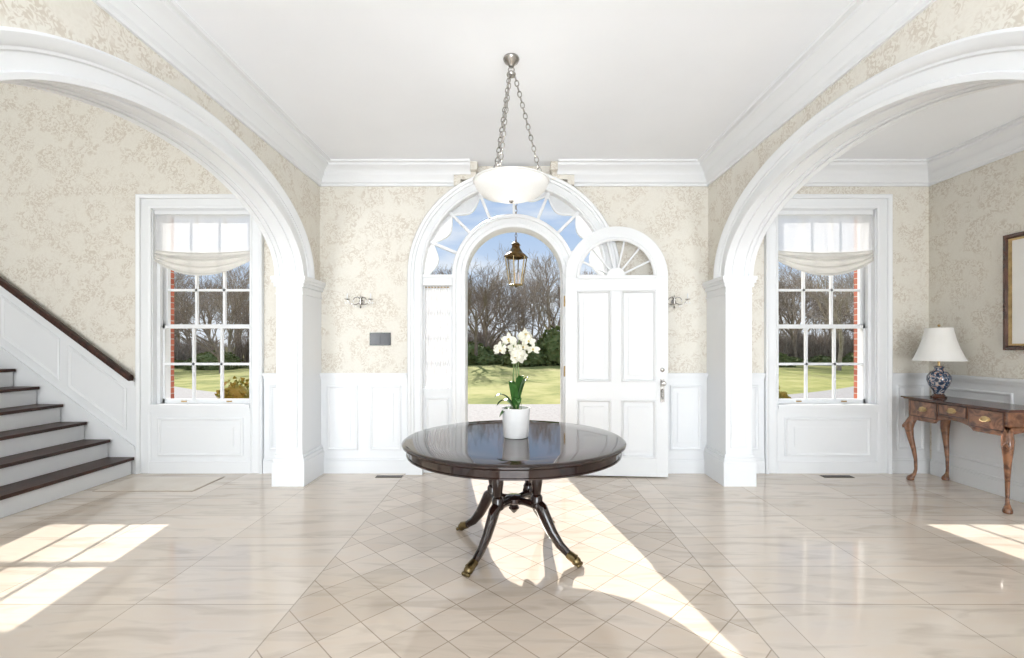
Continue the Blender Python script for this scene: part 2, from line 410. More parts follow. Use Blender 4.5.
mb = MB(); wains(mb, mrr, YR, YB - .05, 9); mb.obj('trim_8', bevel=.002)
for i, mp in enumerate((mleft, mright)):
    mb = MB(); wains(mb, mp, YR, AY - AA - .55, 4); mb.obj('trim_%d' % (9 + i), bevel=.002)

# ------------------------------------------------------------ windows
def window(name, s):
    mb = MB(); x0, x1 = sorted((s * WX0, s * WX1)); W = M_white
    cw = .145
    path = [(x0, 0), (x0, WZ1), (x1, WZ1), (x1, 0)]; nr = [(-1, 0), (-1, 1), (1, 1), (1, 0)]
    mb.sweep(path, nr, [(-.01, 0), (-.01, -.02), (.015, -.028), (.02, -.02), (.10, -.02), (.105, -.04), (.135, -.055), (cw, -.05), (cw, 0)], mback, W)
    mb.box(x0, x0 + .02, YB - .0, YB + .28, WZ0, WZ1, W); mb.box(x1 - .02, x1, YB, YB + .28, WZ0, WZ1, W)
    mb.box(x0, x1, YB, YB + .28, WZ1 - .02, WZ1, W); mb.box(x0 - .0, x1 + .0, YB - .05, YB + .28, WZ0 - .03, WZ0 + .015, W)
    mb.box(x0, x1, YB - .035, YB, WZ0 - .07, WZ0 - .03, W)
    mb.box(x0, x1, YB - .012, YB, 0, WZ0 - .03, W); mb.box(x0, x1, YB - .03, YB, 0, .14, W)
    mm = lambda u, z, d: mback(u, z, d - .012)
    mb.frame(mm, x0 + .09, x1 - .09, .2, .65, .035, .018, W); mb.mbox(mm, x0 + .2, x1 - .2, -.008, 0, .31, .54, W)
    for q in (x0 + .02, x1 - .06): mb.box(q, q + .04, YB + .06, YB + .10, WZ0, WZ1, W)
    a, b = x0 + .02, x1 - .02; zb, zt = WZ0 + .015, WZ1 - .02; zm = zb + (zt - zb) * .40
    def sash(z0, z1, y, cols, rows, st=.065):
        mb.box(a, a + st, y, y + .04, z0, z1, W); mb.box(b - st, b, y, y + .04, z0, z1, W)
        mb.box(a, b, y, y + .04, z0, z0 + .05, W); mb.box(a, b, y, y + .04, z1 - .04, z1, W)
        for i in range(1, cols):
            u = a + st + (b - a - 2 * st) * i / cols; mb.box(u - .014, u + .014, y + .005, y + .035, z0, z1, W)
        for i in range(1, rows):
            z = z0 + (z1 - z0) * i / rows; mb.box(a, b, y + .005, y + .035, z - .014, z + .014, W)
        mb.box(a + .01, b - .01, y + .018, y + .022, z0 + .01, z1 - .01, M_glass)
    sash(zb, zm + .02, YB + .10, 3, 2); sash(zm - .02, zt, YB + .15, 3, 3)
    for u in (a + .3, b - .3): mb.box(u - .03, u + .03, YB + .085, YB + .1, zb + .015, zb + .03, M_brass)
    mb.obj(name)
    sh = MB(); nu, nv = 40, 48; vs = []; fs = []
    H1 = .46; W0, W1 = x0 + .025, x1 - .025
    for j in range(nv + 1):
        v = j / nv
        for i in range(nu + 1):
            u = i / nu; sag = 4 * u * (1 - u)
            if v < .5: z = WZ1 - .03 - v / .5 * (H1 + .03 * sag); y = YB + .035
            else:
                w = (v - .5) / .5
                z = WZ1 - .03 - H1 - .03 * sag - w * (.13 + .15 * sag)
                y = YB + .035 - (.065 * abs(math.sin(w * pi * 3.5)) ** .7) * (.35 + .65 * sag) * (.6 + .4 * w)
            y += .003 * math.sin(u * 40)
            vs.append((W0 + (W1 - W0) * u, y, z))
    up = []; lo = []
    for j in range(nv):
        for i in range(nu):
            q = (j * (nu + 1) + i, j * (nu + 1) + i + 1, (j + 1) * (nu + 1) + i + 1, (j + 1) * (nu + 1) + i)
            (up if j / nv < .5 else lo).append(q)
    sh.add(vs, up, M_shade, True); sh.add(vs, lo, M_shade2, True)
    sh.box(W0, W1, YB + .02, YB + .055, WZ1 - .07, WZ1 - .022, M_white)
    sh.obj('roman_shade', recalc=False)
window('window_1', -1); window('window_2', 1)

# ------------------------------------------------------------ entrance frame
def archpath(R, z0=0, n=64):
    p = [(R, z0)]; nr = [(1, 0)]
    for i in range(n + 1):
        a = pi * i / n; p.append((R * math.cos(a), ZC + R * math.sin(a))); nr.append((math.cos(a), math.sin(a)))
    p.append((-R, z0)); nr.append((-1, 0)); return p, nr
mb = MB(); W = M_white
p, nr = archpath(1.07)
mb.sweep(p, nr, [(0, .1), (0, -.03), (.02, -.04), (.03, -.028), (.095, -.028), (.10, -.045), (.125, -.05), (.13, -.065), (.16, -.075), (.17, -.06), (.17, 0), (.08, .0), (.08, .1)], mback, W)
p, nr = archpath(.565)
mb.sweep(p, nr, [(0, .22), (0, .0), (.01, -.015), (.05, -.02), (.06, -.005), (.11, -.005), (.12, -.02), (.155, -.02), (.165, 0), (.165, .22)], mback, W)
for s in (-1, 1):
    mb.box(*sorted((s * 1.06, s * 1.25)), YB - .085, YB, 0, .2, W)
    mb.box(*sorted((s * .56, s * .74)), YB - .035, YB + .02, 0, .2, W)
    a, b = sorted((s * .72, s * 1.09))
    mb.box(a, b, YB + .03, YB + .1, 0, .98, W); mb.box(a, b, YB + .0, YB + .12, .96, 1.0, W); mb.box(a, b, YB + .01, YB + .04, 0, .16, W)
    mm = lambda u, z, d: mback(u, z, d + .03)
    mb.frame(mm, a + .05, b - .05, .24, .88, .03, .018, W); mb.mbox(mm, a + .12, b - .12, -.008, 0, .33, .79, W)
    mb.box(a, b, YB + .0, YB + .14, 2.2, 2.31, W); mb.box(a, b, YB - .02, YB + .14, 2.29, 2.325, W)
    mb.box(a, a + .035, YB + .04, YB + .1, 1, 2.2, W); mb.box(b - .035, b, YB + .04, YB + .1, 1, 2.2, W)
    for k in (1, 2, 3):
        z = 1 + 1.2 * k / 4; mb.box(a, b, YB + .09, YB + .11, z - .01, z + .01, W)
    mb.box(a, b, YB + .1, YB + .104, 1, 2.2, M_glass)
R0, R1 = .73, 1.07
def arcbar(fn, a0, a1, w, y0, y1, n=16):
    pp = []; nn = []
    for i in range(n + 1):
        a = a0 + (a1 - a0) * i / n; r = fn((i / n)); pp.append((r * math.cos(a), ZC + r * math.sin(a))); nn.append((math.cos(a), math.sin(a)))
    mb.sweep(pp, nn, [(-w, y0), (w, y0), (w, y1), (-w, y1)], mback, W)
nb = 8; DP = .12
for k in range(nb + 1):
    a = pi * k / nb; c, s_ = math.cos(a), math.sin(a)
    pp = [(R0 * c, ZC + R0 * s_), (R1 * c, ZC + R1 * s_)]
    mb.sweep(pp, [(-s_, c)] * 2, [(-.016, .03), (.016, .03), (.016, .09), (-.016, .09)], mback, W)
    if k < nb:
        arcbar(lambda t: R1 - .03 - DP * math.sin(pi * t), a, a + pi / nb, .009, .045, .085)
vs = []; fs = []
for i in range(65):
    a = pi * i / 64
    for r in (R0 - .01, R1 + .01): vs.append((r * math.cos(a), YB + .07, ZC + r * math.sin(a)))
for i in range(64): fs.append((2 * i, 2 * i + 1, 2 * i + 3, 2 * i + 2))
mb.add(vs, fs, M_glass)
vs = []; fs = []; n = 160
for i in range(n + 1):
    a = pi * i / n; t = (i / n * nb) % 1.0
    for r in (R1 + .005, R1 - .03 - DP * math.sin(pi * t)): vs.append((r * math.cos(a), YB + .08 + .004 * math.sin(i * 1.3), ZC + r * math.sin(a)))
for i in range(n): fs.append((2 * i, 2 * i + 1, 2 * i + 3, 2 * i + 2))
mb.add(vs, fs, M_sheer2, True)
mb.box(-.565, .565, YB - .0, YB + BW, .0, .018, M_walnut_d)
mb.obj('door_frame')

for s in (-1, 1):
    cu = MB(); vs = []; fs = []; n = 90; a, b = sorted((s * .757, s * 1.053))
    for j in range(2):
        for i in range(n + 1):
            vs.append((a + (b - a) * i / n, YB + .062 + .012 * math.sin(i / n * 2 * pi * 8), (2.199, 1.002)[j]))
    for i in range(n): fs.append((i, i + 1, n + 2 + i, n + 1 + i))
    cu.add(vs, fs, M_sheer, True); cu.tube([(a, YB + .062, 2.185), (b, YB + .062, 2.185)], .006, M_brass); cu.obj('sheer_curtain', recalc=False)

# ------------------------------------------------------------ door leaf
al = math.radians(4); LW = 1.15; LR = LW / 2; LZ = 2.27; hx, hy = .585, YB - .15
def mleaf(u, z, d):
    return (hx + u * math.cos(al) + d * math.sin(al), hy - u * math.sin(al) + d * math.cos(al), z)
mb = MB(); TH = .05
mb.mbox(mleaf, 0, LW, .018, TH, .015, LZ, W)
for (u0, u1, z0, z1) in ((0, .13, .015, LZ), (.52, .63, .22, .88), (.52, .63, 1.08, 2.12), (1.02, LW, .015, LZ), (.13, 1.02, .015, .22), (.13, 1.02, .88, 1.08), (.13, 1.02, 2.12, LZ)):
    mb.mbox(mleaf, u0, u1, 0, .02, z0, z1, W)
GR = .43
pp = []; nn = []
for i in range(41):
    a = pi * i / 40; pp.append((LR + GR * math.cos(a), LZ + GR * math.sin(a))); nn.append((math.cos(a), math.sin(a)))
mb.sweep(pp, nn, [(0, 0), (LR - GR, 0), (LR - GR, TH), (0, TH)], mleaf, W)
mb.sweep(pp, nn, [(-.02, .0), (-.005, -.012), (.015, -.012), (.025, 0)], mleaf, W)
mb.mbox(mleaf, LR - GR, LR + GR, -.012, TH, LZ - .02, LZ + .02, W)
for k in range(1, 7):
    a = pi * k / 7; c, s_ = math.cos(a), math.sin(a)
    mb.sweep([(LR + .10 * c, LZ + .1 * s_), (LR + GR * c, LZ + GR * s_)], [(-s_, c)] * 2, [(-.011, .008), (.011, .008), (.011, .042), (-.011, .042)], mleaf, W)
hp = [(LR + .11 * math.cos(pi * i / 16), LZ + .11 * math.sin(pi * i / 16)) for i in range(17)]
mb.prism(hp, mleaf, .005, .045, W)
gp = [(LR + GR * math.cos(pi * i / 32), LZ + GR * math.sin(pi * i / 32)) for i in range(33)]
mb.prism(gp, mleaf, .023, .027, M_glass)
for (a, b) in ((.13, .52), (.63, 1.02)):
    for (z0, z1) in ((.22, .88), (1.08, 2.12)):
        mb.frame(lambda u, z, d: mleaf(u, z, d + .018), a, b, z0, z1, .03, .03, W)
        mb.mbox(mleaf, a + .08, b - .08, .004, .02, z0 + .08, z1 - .08, W)
u = 1.085
mb.mbox(mleaf, u - .022, u + .022, -.01, 0, .86, 1.12, M_nickel)
mb.lathe([(0.001, 0), (.012, 0), (.012, .03), (.028, .04), (.03, .055), (.02, .068), (.001, .07)], mleaf(u, 1.07, -.005), M_nickel, 16, axis=Vector(mleaf(0, 0, -1)) - Vector(mleaf(0, 0, 0)))
mb.tube([mleaf(u, 1.0, -.01), mleaf(u, .99, -.05), mleaf(u, .93, -.055), mleaf(u, .89, -.01)], .008, M_nickel)
mb.lathe([(0.001, 0), (.024, 0), (.024, .012), (.012, .02), (.001, .02)], mleaf(u, 1.22, 0), M_nickel, 16, axis=Vector(mleaf(0, 0, -1)) - Vector(mleaf(0, 0, 0)))
for z in (.35, 1.2, 2.0): mb.tube([mleaf(-.008, z - .06, .0), mleaf(-.008, z + .06, .0)], .009, M_brass)
mb.obj('door_1', bevel=.002)

# ------------------------------------------------------------ staircase
mb = MB(); sx = -4.44; run = .275; rise = .205
for i in range(11):
    x = sx - run * i; z = .20 + rise * i
    mb.box(XL + .002, x, 3.75, YB - .06, z - rise if i else 0, z - .035, M_white)
    mb.box(max(XL + .002, x - run - .01), x + .035, 3.70, YB - .06, z - .035, z, M_tread)
mb.obj('staircase', bevel=.004)
mb = MB(); sl = rise / run; zr = lambda x: 1.085 + (-4.435 - x) * sl
poly = [(-4.41, 0), (-4.41, zr(-4.41)), (XL, zr(XL)), (XL, 0)]
mb.prism(poly, mback, -.03, 0, W)
zs = lambda x: .30 + (-4.435 - x) * sl
def slab(za, zb, d, mat, x0=-4.41, x1=XL): mb.prism([(x0, za(x0)), (x0, zb(x0)), (x1, zb(x1)), (x1, za(x1))], mback, -d, -.02, mat)
slab(lambda x: zs(x) - .32, lambda x: zs(x), .045, W); slab(lambda x: zs(x), lambda x: zs(x) + .03, .055, W)
slab(lambda x: zr(x) - .04, lambda x: zr(x), .055, W)
def pframe(x0, x1, w=.035, d=.018):
    a = lambda x: zs(x) + .14; b = lambda x: zr(x) - .15
    path = [(x0, a(x0)), (x1, a(x1)), (x1, b(x1)), (x0, b(x0)), (x0, a(x0))]
    nrm = [(-1, 1 + sl), (1, 1 - sl), (1, -1 - sl), (-1, -1 + sl), (-1, 1 + sl)]
    mb.sweep(path, nrm, [(0, -.03), (0, -.03 - d * .6), (w * .4, -.03 - d), (w, -.03 - d * .2), (w, -.03)], mback, W, caps=False)
for k in range(4): pframe(-4.52 - k * .78, -4.52 - k * .78 - .68)
mb.obj('trim_11')
mb = MB()
x0, x1 = -4.435, XL + .002
prof = [(-.035, 0), (-.04, .03), (-.03, .06), (0, .072), (.03, .06), (.04, .03), (.035, 0)]
vs = [(x0, YB - .075 + a, zr(x0) + b) for a, b in prof] + [(x1, YB - .075 + a, zr(x1) + b) for a, b in prof]; n = len(prof)
mb.add(vs, [tuple(range(n)), tuple(range(2 * n - 1, n - 1, -1))] + [(i, (i + 1) % n, n + (i + 1) % n, n + i) for i in range(n)], M_tread, False)
mb.obj('handrail')

# ------------------------------------------------------------ centre table
TC = (0.0, 3.42); TZ = .815
mb = MB()
mb.lathe([(0, TZ), (.60, TZ), (.785, TZ), (.80, TZ - .003), (.812, TZ - .012), (.812, TZ - .022), (.80, TZ - .032), (.785, TZ - .036), (.775, TZ - .04), (.775, TZ - .082), (.782, TZ - .085), (.782, TZ - .094), (.76, TZ - .097), (.75, TZ - .04), (0, TZ - .04)], (TC[0], TC[1], 0), M_wood, 96)
mb.lathe([(0, TZ - .04), (.30, TZ - .04), (.30, TZ - .08), (.27, TZ - .095), (0, TZ - .095)], (*TC, 0), M_wood, 4, a0=math.radians(-35), smooth=False)
for ang in (-125, -35):
    a = math.radians(ang); d = Vector((math.cos(a), math.sin(a), 0)); c0 = Vector((*TC, .352))
    mb.tube([c0 - d * .2, c0 - d * .1, c0, c0 + d * .1, c0 + d * .2], [.035, .025, .035, .025, .035], M_wood, 10)
mb.lathe([(0, .385), (.055, .382), (.07, .37), (.07, .34), (.055, .325), (.03, .31), (.04, .29), (.02, .265), (.001, .25)], (*TC, 0), M_wood, 24)
for ang in (-125, -35, 55, 145):
    a = math.radians(ang); d = Vector((math.cos(a), math.sin(a), 0)); c = Vector((*TC, 0))
    P = lambda r, z: c + d * r + Vector((0, 0, z))
    cc = P(.20, 0)
    mb.lathe([(.040, TZ - .09), (.042, .68), (.033, .67), (.028, .65), (.039, .60), (.042, .52), (.032, .45), (.029, .43), (.042, .41), (.042, .34)], cc, M_wood, 16)
    path = [P(.16, .37), P(.20, .365), P(.24, .335), P(.275, .27), (P(.325, .185)), P(.39, .11), P(.455, .066), P(.49, .05)]
    mb.tube(path, [.038, .044, .047, .044, .039, .033, .028, .024], M_wood, 12, flat=.8)
    mb.tube([P(.455, .064), P(.485, .052), P(.51, .042)], [.029, .031, .033], M_bronze, 12)
    mb.sphere(P(.515, .033), .033, M_bronze, 12, .95)
    side = Vector((-d.y, d.x, 0))
    for k in (-1.2, -.4, .4, 1.2):
        mb.sphere(P(.542, .016) + side * k * .017, .0145, M_bronze, 8)
mb.obj('round_pedestal_table')

# orchid
mb = MB(); ox, oy = TC[0] + .015, TC[1] + .0
mb.lathe([(0, TZ + .002), (.085, TZ + .002), (.092, TZ + .01), (.106, TZ + .215), (.106, TZ + .22), (.098, TZ + .22), (.095, TZ + .19), (0, TZ + .19)], (ox, oy, 0), M_pot, 40)
mb.lathe([(.095, TZ + .19), (.05, TZ + .205), (0.001, TZ + .21)], (ox, oy, 0), M_soil, 24)
def leaf(base, dirv, L, w, lift, droop, mat, n=12):
    d = Vector(dirv).normalized(); sd = Vector((-d.y, d.x, 0)).normalized(); vs = []; fs = []
    for i in range(n + 1):
        t = i / n; p = Vector(base) + Vector((d.x, d.y, 0)) * L * t + Vector((0, 0, lift * math.sin(t * pi * .55) - droop * t * t))
        ww = w * (math.sin(pi * min(1, t * .92 + .08)) ** .6) if t < 1 else .001
        for k in (-1, -.5, 0, .5, 1): vs.append(p + sd * ww * k + Vector((0, 0, .3 * ww * abs(k))))
    for i in range(n):
        for k in range(4): fs.append((i * 5 + k, i * 5 + k + 1, i * 5 + k + 6, i * 5 + k + 5))
    mb.add(vs, fs, mat, True)
pz = TZ + .20
for an, L, lf, dr in ((200, .17, .16, .06), (-20, .10, .26, .02), (100, .15, .18, .04), (-80, .12, .14, .08), (150, .17, .12, .10), (30, .10, .24, .02), (245, .10, .22, .0), (300, .09, .26, .0), (-150, .14, .05, .09)):
    a = math.radians(an); leaf((ox, oy, pz), (math.cos(a), math.sin(a), 0), L, .032, lf, dr, M_leaf)
stems = []
for (dx, dy, top, ex, ey) in ((-.02, 0, .56, -.10, -.05), (.02, .01, .59, .10, -.03), (.0, -.02, .46, .01, -.10)):
    pts = []
    for i in range(19):
        t = i / 18
        if t < .68: q = t / .68; pts.append(Vector((ox + dx * (1 - q) + ex * .15 * q, oy + dy + ey * .1 * q, pz + (top - .02) * q * .88)))
        else:
            q = (t - .68) / .32
            pts.append(Vector((ox + ex * (.15 + .85 * q), oy + dy + ey * (.1 + .9 * q), pz + (top - .02) * .88 + .07 * math.sin(q * pi * .75) - .05 * q * q)))
    mb.tube(pts, .004, M_stem, 6); stems.append(pts)
    mb.tube([(ox + dx * 2, oy + dy, pz), (ox + dx * .6, oy + dy, pz + top * .75)], .0025, M_stem, 5)
def flower(c, nrm, s):
    nrm = Vector(nrm).normalized(); up = Vector((0, 0, 1)); x = up.cross(nrm).normalized(); y = nrm.cross(x)
    for k, (ang, L, w) in enumerate(((90, 1, .5), (210, 1, .48), (330, 1, .48), (5, 1.05, .75), (175, 1.05, .75))):
        a = math.radians(ang); d = x * math.cos(a) + y * math.sin(a); sd = nrm.cross(d); vs = []; fs = []
        for i in range(7):
            t = i / 6; ww = w * s * .5 * math.sin(pi * (t * .86 + .1)) ** .7
            for q in (-1, 0, 1): vs.append(Vector(c) + d * L * s * t + sd * ww * q + nrm * (s * .22 * math.sin(t * pi) - .12 * s * t + .05 * s * (k % 2)))
        for i in range(6):
            for q in (0, 1): fs.append((i * 3 + q, i * 3 + q + 1, i * 3 + q + 4, i * 3 + q + 3))
        mb.add(vs, fs, M_petal, True)
    mb.sphere(Vector(c) + nrm * s * .2, s * .16, M_lip, 8)
rnd = random.Random(3)
for pts in stems:
    for k in range(6):
        p = pts[18 - k]
        off = Vector((rnd.uniform(-.035, .035), rnd.uniform(-.03, .02), rnd.uniform(-.06, .02)))
        flower(p + off, (rnd.uniform(-.7, .7), -1, rnd.uniform(-.3, .2)), rnd.uniform(.045, .056))
mb.obj('potted_orchid', recalc=False)

# ------------------------------------------------------------ pendant lamp
mb = MB(); PX, PY = -.02, 3.36; ZR = 2.685
mb.lathe([(0.001, 3.6), (.055, 3.6), (.06, 3.585), (.05, 3.565), (.03, 3.55), (.018, 3.53), (.0, 3.525)], (PX, PY, 0), M_nickel, 24)
mb.torus((PX, PY, 3.51), .022, .004, (1, 0, 0), (0, 0, 1), M_nickel)
mb.lathe([(0.001, 3.49), (.03, 3.488), (.035, 3.475), (.03, 3.465), (0.001, 3.46)], (PX, PY, 0), M_nickel, 20)
for an in (0, 118, 242):
    a = math.radians(an); rx = .21
    e = (PX + rx * math.cos(a), PY + rx * math.sin(a), ZR + .07)
    mb.chain((PX + .025 * math.cos(a), PY + .025 * math.sin(a), 3.47), e, M_nickel, R=.014, r=.0042)
    mb.tube([e, (PX + .235 * math.cos(a), PY + .235 * math.sin(a), ZR + .045), (PX + .262 * math.cos(a), PY + .262 * math.sin(a), ZR + .005)], .006, M_nickel)
    mb.sphere((e[0], e[1], ZR + .07), .014, M_nickel, 10)
tt = [i / 16 * (pi / 2) for i in range(17)]
outp = [(.268 * math.sin(t) + .001, ZR - .130 * math.cos(t)) for t in tt] + [(.280, ZR + .004), (.280, ZR + .012), (.258, ZR + .012)]
inn = [(.253 * math.sin(t) + .001, ZR + .005 - .117 * math.cos(t)) for t in tt[::-1]]
mb.lathe(outp + inn, (PX, PY, 0), M_alab, 56)
mb.lathe([(0.001, ZR - .15), (.012, ZR - .145), (.018, ZR - .133), (.001, ZR - .128)], (PX, PY, 0), M_nickel, 14)
mb.obj('pendant_lamp')
pl = bpy.data.lights.new('pendant_bulb', 'POINT'); pl.energy = 3; pl.shadow_soft_size = .06; pl.color = (1, .97, .93)
po = bpy.data.objects.new('pendant_bulb', pl); sc.collection.objects.link(po); po.location = (PX, PY, ZR + .01)

# ------------------------------------------------------------ wall sconces, control panel, vents
def sconce(x, z):
    mb = MB(); y = YB
    mb.lathe([(0.001, 0), (.035, 0), (.03, .012), (.012, .02), (.001, .03)], (x, y, z), M_nickel, 16, axis=(0, -1, 0))
    for s in (-1, 1):
        pts = [(x, y - .02, z), (x + s * .05, y - .07, z - .035), (x + s * .10, y - .09, z - .02), (x + s * .135, y - .09, z + .02)]
        mb.tube(pts, .006, M_nickel, 6)
        mb.lathe([(.001, 0), (.028, .008), (.032, .014), (.008, .01), (.008, .0)], (x + s * .135, y - .09, z + .018), M_nickel, 12)
        mb.lathe([(.008, 0), (.008, .055), (.001, .075)], (x + s * .135, y - .09, z + .028), M_pot, 8)
        for k in range(5):
            a = k / 5 * 2 * pi; mb.sphere((x + s * .135 + .026 * math.cos(a), y - .09 + .026 * math.sin(a), z - .012), .006, M_crystal, 6, 2.2)
        pts = [(x, y - .02, z + .03), (x + s * .03, y - .05, z + .06), (x + s * .065, y - .06, z + .045), (x + s * .075, y - .06, z + .025)]
        mb.tube(pts, .005, M_nickel, 6); mb.sphere((x + s * .075, y - .06, z + .01), .008, M_crystal, 6, 2)
        for k in range(3): mb.sphere((x + s * (.03 + .02 * k), y - .06, z - .05 - .01 * (k == 0)), .006, M_crystal, 6, 2)
    mb.lathe([(0.001, -.075), (.012, -.06), (.004, -.04), (.014, -.01), (.006, .03), (.012, .05), (.001, .085)], (x, y - .035, z), M_nickel, 10)
    mb.obj('wall_sconce')
sconce(-1.79, 2.0); sconce(1.87, 2.0)
mb = MB(); mb.box(-1.69, -1.445, YB - .018, YB, 1.495, 1.645, M_black); mb.box(-1.675, -1.565, YB - .022, YB - .018, 1.51, 1.63, M_black)
mb.obj('intercom_panel', bevel=.003)
def vent(x, y, w, h):
    mb = MB(); mb.box(x - w / 2, x + w / 2, y - h / 2, y + h / 2, 0, .004, M_vent)
    for i in range(14):
        u = x - w / 2 + w * (i + .5) / 14; mb.box(u - .004, u + .004, y - h / 2 + .01, y + h / 2 - .01, .004, .007, M_black)
    mb.obj('floor_vent')
vent(-1.42, 5.24, .3, .09); vent(3.68, 5.24, .34, .09)
mb = MB(); mb.box(-4.3, -3.3, 4.72, 5.22, 0, .006, M_mat_); mb.box(-4.315, -3.285, 4.705, 5.235, 0, .003, M_joint); mb.obj('floor_hatch')

# ------------------------------------------------------------ console table
mb = MB(); y0, y1, xf, xb = 4.09, 5.12, 4.39, 4.84; TT = .93
mb.box(xf - .045, XR - .052, y0 - .06, y1 + .05, TT - .014, TT, M_walnut_d); mb.box(xf - .03, XR - .052, y0 - .045, y1 + .035, TT - .026, TT - .014, M_walnut_d)
mb.box(xf, xb - .02, y0, y1, .76, TT - .026, M_walnut)
mf = lambda u, z, d: (xf + d, u, z)
n = 40; poly = [(y0, .77)]
for i in range(n + 1):
    t = i / n; zb = .68
    if .3 < t < .7: zb = .68 + .065 * math.sin((t - .3) / .4 * pi) ** .5
    poly.append((y0 + (y1 - y0) * t, zb))
poly.append((y1, .77)); mb.prism(poly, mf, 0, .03, M_walnut)
ms = lambda u, z, d: (u, y0 + d, z)
poly = [(xf, .77)] + [(xf + (xb - .02 - xf) * i / 20, .69 + .03 * math.sin(i / 20 * pi)) for i in range(21)] + [(xb - .02, .77)]
mb.prism(poly, ms, 0, .025, M_walnut); mb.prism(poly, lambda u, z, d: (u, y1 - d, z), 0, .025, M_walnut)
mb.box(xb - .045, xb - .02, y0, y1, .70, .77, M_walnut_d)
def drawer(a, b, z0, z1):
    mb.mbox(mf, a, b, -.008, 0, z0, z1, M_walnut); mb.frame(mf, a - .008, b + .008, z0 - .008, z1 + .008, .012, .012, M_walnut_d)
    c = (a + b) / 2; z = (z0 + z1) / 2
    mb.prism([(c - .05, z), (c - .035, z + .022), (c, z + .03), (c + .035, z + .022), (c + .05, z), (c + .03, z - .022), (c, z - .028), (c - .03, z - .022)], mf, -.011, -.008, M_brass)
    mb.tube([(xf - .012, c - .035, z + .008), (xf - .03, c - .032, z - .012), (xf - .034, c, z - .022), (xf - .03, c + .032, z - .012), (xf - .012, c + .035, z + .008)], .004, M_brass, 6)
drawer(y0 + .035, y0 + .34, .73, .89); drawer(y0 + .375, y1 - .375, .79, .89); drawer(y1 - .34, y1 - .035, .73, .89)
for (cx, cy, sx_, sy_) in ((xf + .035, y0 + .035, -1, -1), (xf + .035, y1 - .035, -1, 1), (xb - .055, y0 + .035, .3, -1), (xb - .055, y1 - .035, .3, 1)):
    prof = [(.76, 0, .034), (.70, .008, .040), (.64, .028, .044), (.58, .036, .041), (.48, .026, .031), (.36, .006, .023), (.24, -.008, .017), (.13, -.010, .0145), (.08, -.002, .016), (.05, .012, .025), (.03, .024, .034), (.012, .026, .036), (.0, .024, .030)]
    mb.tube([(cx + sx_ * o * .9, cy + sy_ * o * .9, z) for z, o, r in prof], [r for z, o, r in prof], M_walnut, 14)
    for k in range(-2, 3): mb.sphere((cx + sx_ * .065 + .0 * k, cy + sy_ * .05 + k * .010, .62 - abs(k) * .012), .010, M_walnut, 8, 2.2)
mb.obj('console_table', bevel=.0015)

# lamp
mb = MB(); lx, ly = 4.60, 4.98
mb.lathe([(0, TT), (.065, TT), (.068, TT + .012), (.055, TT + .025), (.045, TT + .04), (0, TT + .04)], (lx, ly, 0), M_walnut_d, 8)
vz = [(.045, .04), (.05, .05), (.06, .08), (.095, .13), (.118, .19), (.115, .235), (.085, .275), (.05, .295), (.045, .32), (.055, .335), (.03, .345), (0.001, .346)]
mb.lathe([(r * .88, TT + z) for r, z in vz], (lx, ly, 0), M_vase, 32)
mb.lathe([(.012, TT + .34), (.012, TT + .43), (.02, TT + .44), (.008, TT + .46), (.004, TT + .76), (.0, TT + .76)], (lx, ly, 0), M_brass, 12)
sh = [(.285, .40), (.262, .43), (.215, .53), (.18, .62), (.155, .71), (.145, .755)]
sh = [(r * .80, TT + z) for r, z in sh]
mb.lathe(sh + [(.112, TT + .755)] + [(r - .005, z) for r, z in sh[::-1][1:]] + [sh[0]], (lx, ly, 0), M_lampshade, 48)
mb.sphere((lx, ly, TT + .78), .014, M_brass, 10)
mb.tube([(lx - .11, ly, TT + .752), (lx + .11, ly, TT + .752)], .003, M_brass, 6)
mb.obj('table_lamp')

# framed picture on right wall
mb = MB(); ya, yb, za, zb = 3.52, 4.55, 1.45, 2.58
mb.mbox(mrr, ya + .02, yb - .02, -.012, -.001, za + .02, zb - .02, M_lampshade)
def rectsweep(a0, a1, b0, b1, prof, mat):
    mb.sweep([(a0, b0), (a1, b0), (a1, b1), (a0, b1), (a0, b0)], [(1, 1), (-1, 1), (-1, -1), (1, -1), (1, 1)], prof, mrr, mat, caps=False)
rectsweep(ya, yb, za, zb, [(0, -.001), (0, -.035), (.03, -.045), (.045, -.03), (.045, -.001)], M_walnut_d)
rectsweep(ya + .045, yb - .045, za + .045, zb - .045, [(0, -.01), (0, -.03), (.018, -.024), (.018, -.01)], M_brass)
mb.mbox(mrr, ya + .22, yb - .22, -.014, -.012, za + .24, zb - .24, noisy('print_art', (.45, .40, .30), (.20, .22, .16), 9, rough=.8))
mb.obj('framed_picture')

# ------------------------------------------------------------ porch, lantern
F = YB + BW
mb = MB()
mb.box(-1.9, 1.9, F + .002, 7.7, -.18, -.03, M_stone); mb.box(-2.2, 2.2, 7.7, 8.05, -.45, -.18, M_stone); mb.box(-2.2, 2.2, F + .002, 7.7, -.45, -.18, M_stone)
mb.obj('porch_steps')
mb = MB(); mb.box(-1.9, 1.9, F + .002, 7.5, 4.15, 4.4, M_white); mb.box(-2.0, 2.0, F + .002, 7.6, 4.4, 4.5, M_white)
mb.obj('portico_roof')
for s in (-1, 1):
    mb = MB()
    mb.lathe([(.0, -.03), (.17, -.03), (.17, .03), (.14, .08), (.125, .12), (.125, 1.5), (.10, 4.0), (.14, 4.06), (.15, 4.15), (0, 4.15)], (s * 1.68, 7.3, 0), M_white, 24)
    mb.obj('portico_column')
mb = MB(); lx, ly = .03, 6.9
def fr(r, z): return [(lx + r * math.cos(pi / 3 * k + .3), ly + r * math.sin(pi / 3 * k + .3), z) for k in range(6)]
A, B = fr(.10, 2.40), fr(.17, 2.82)
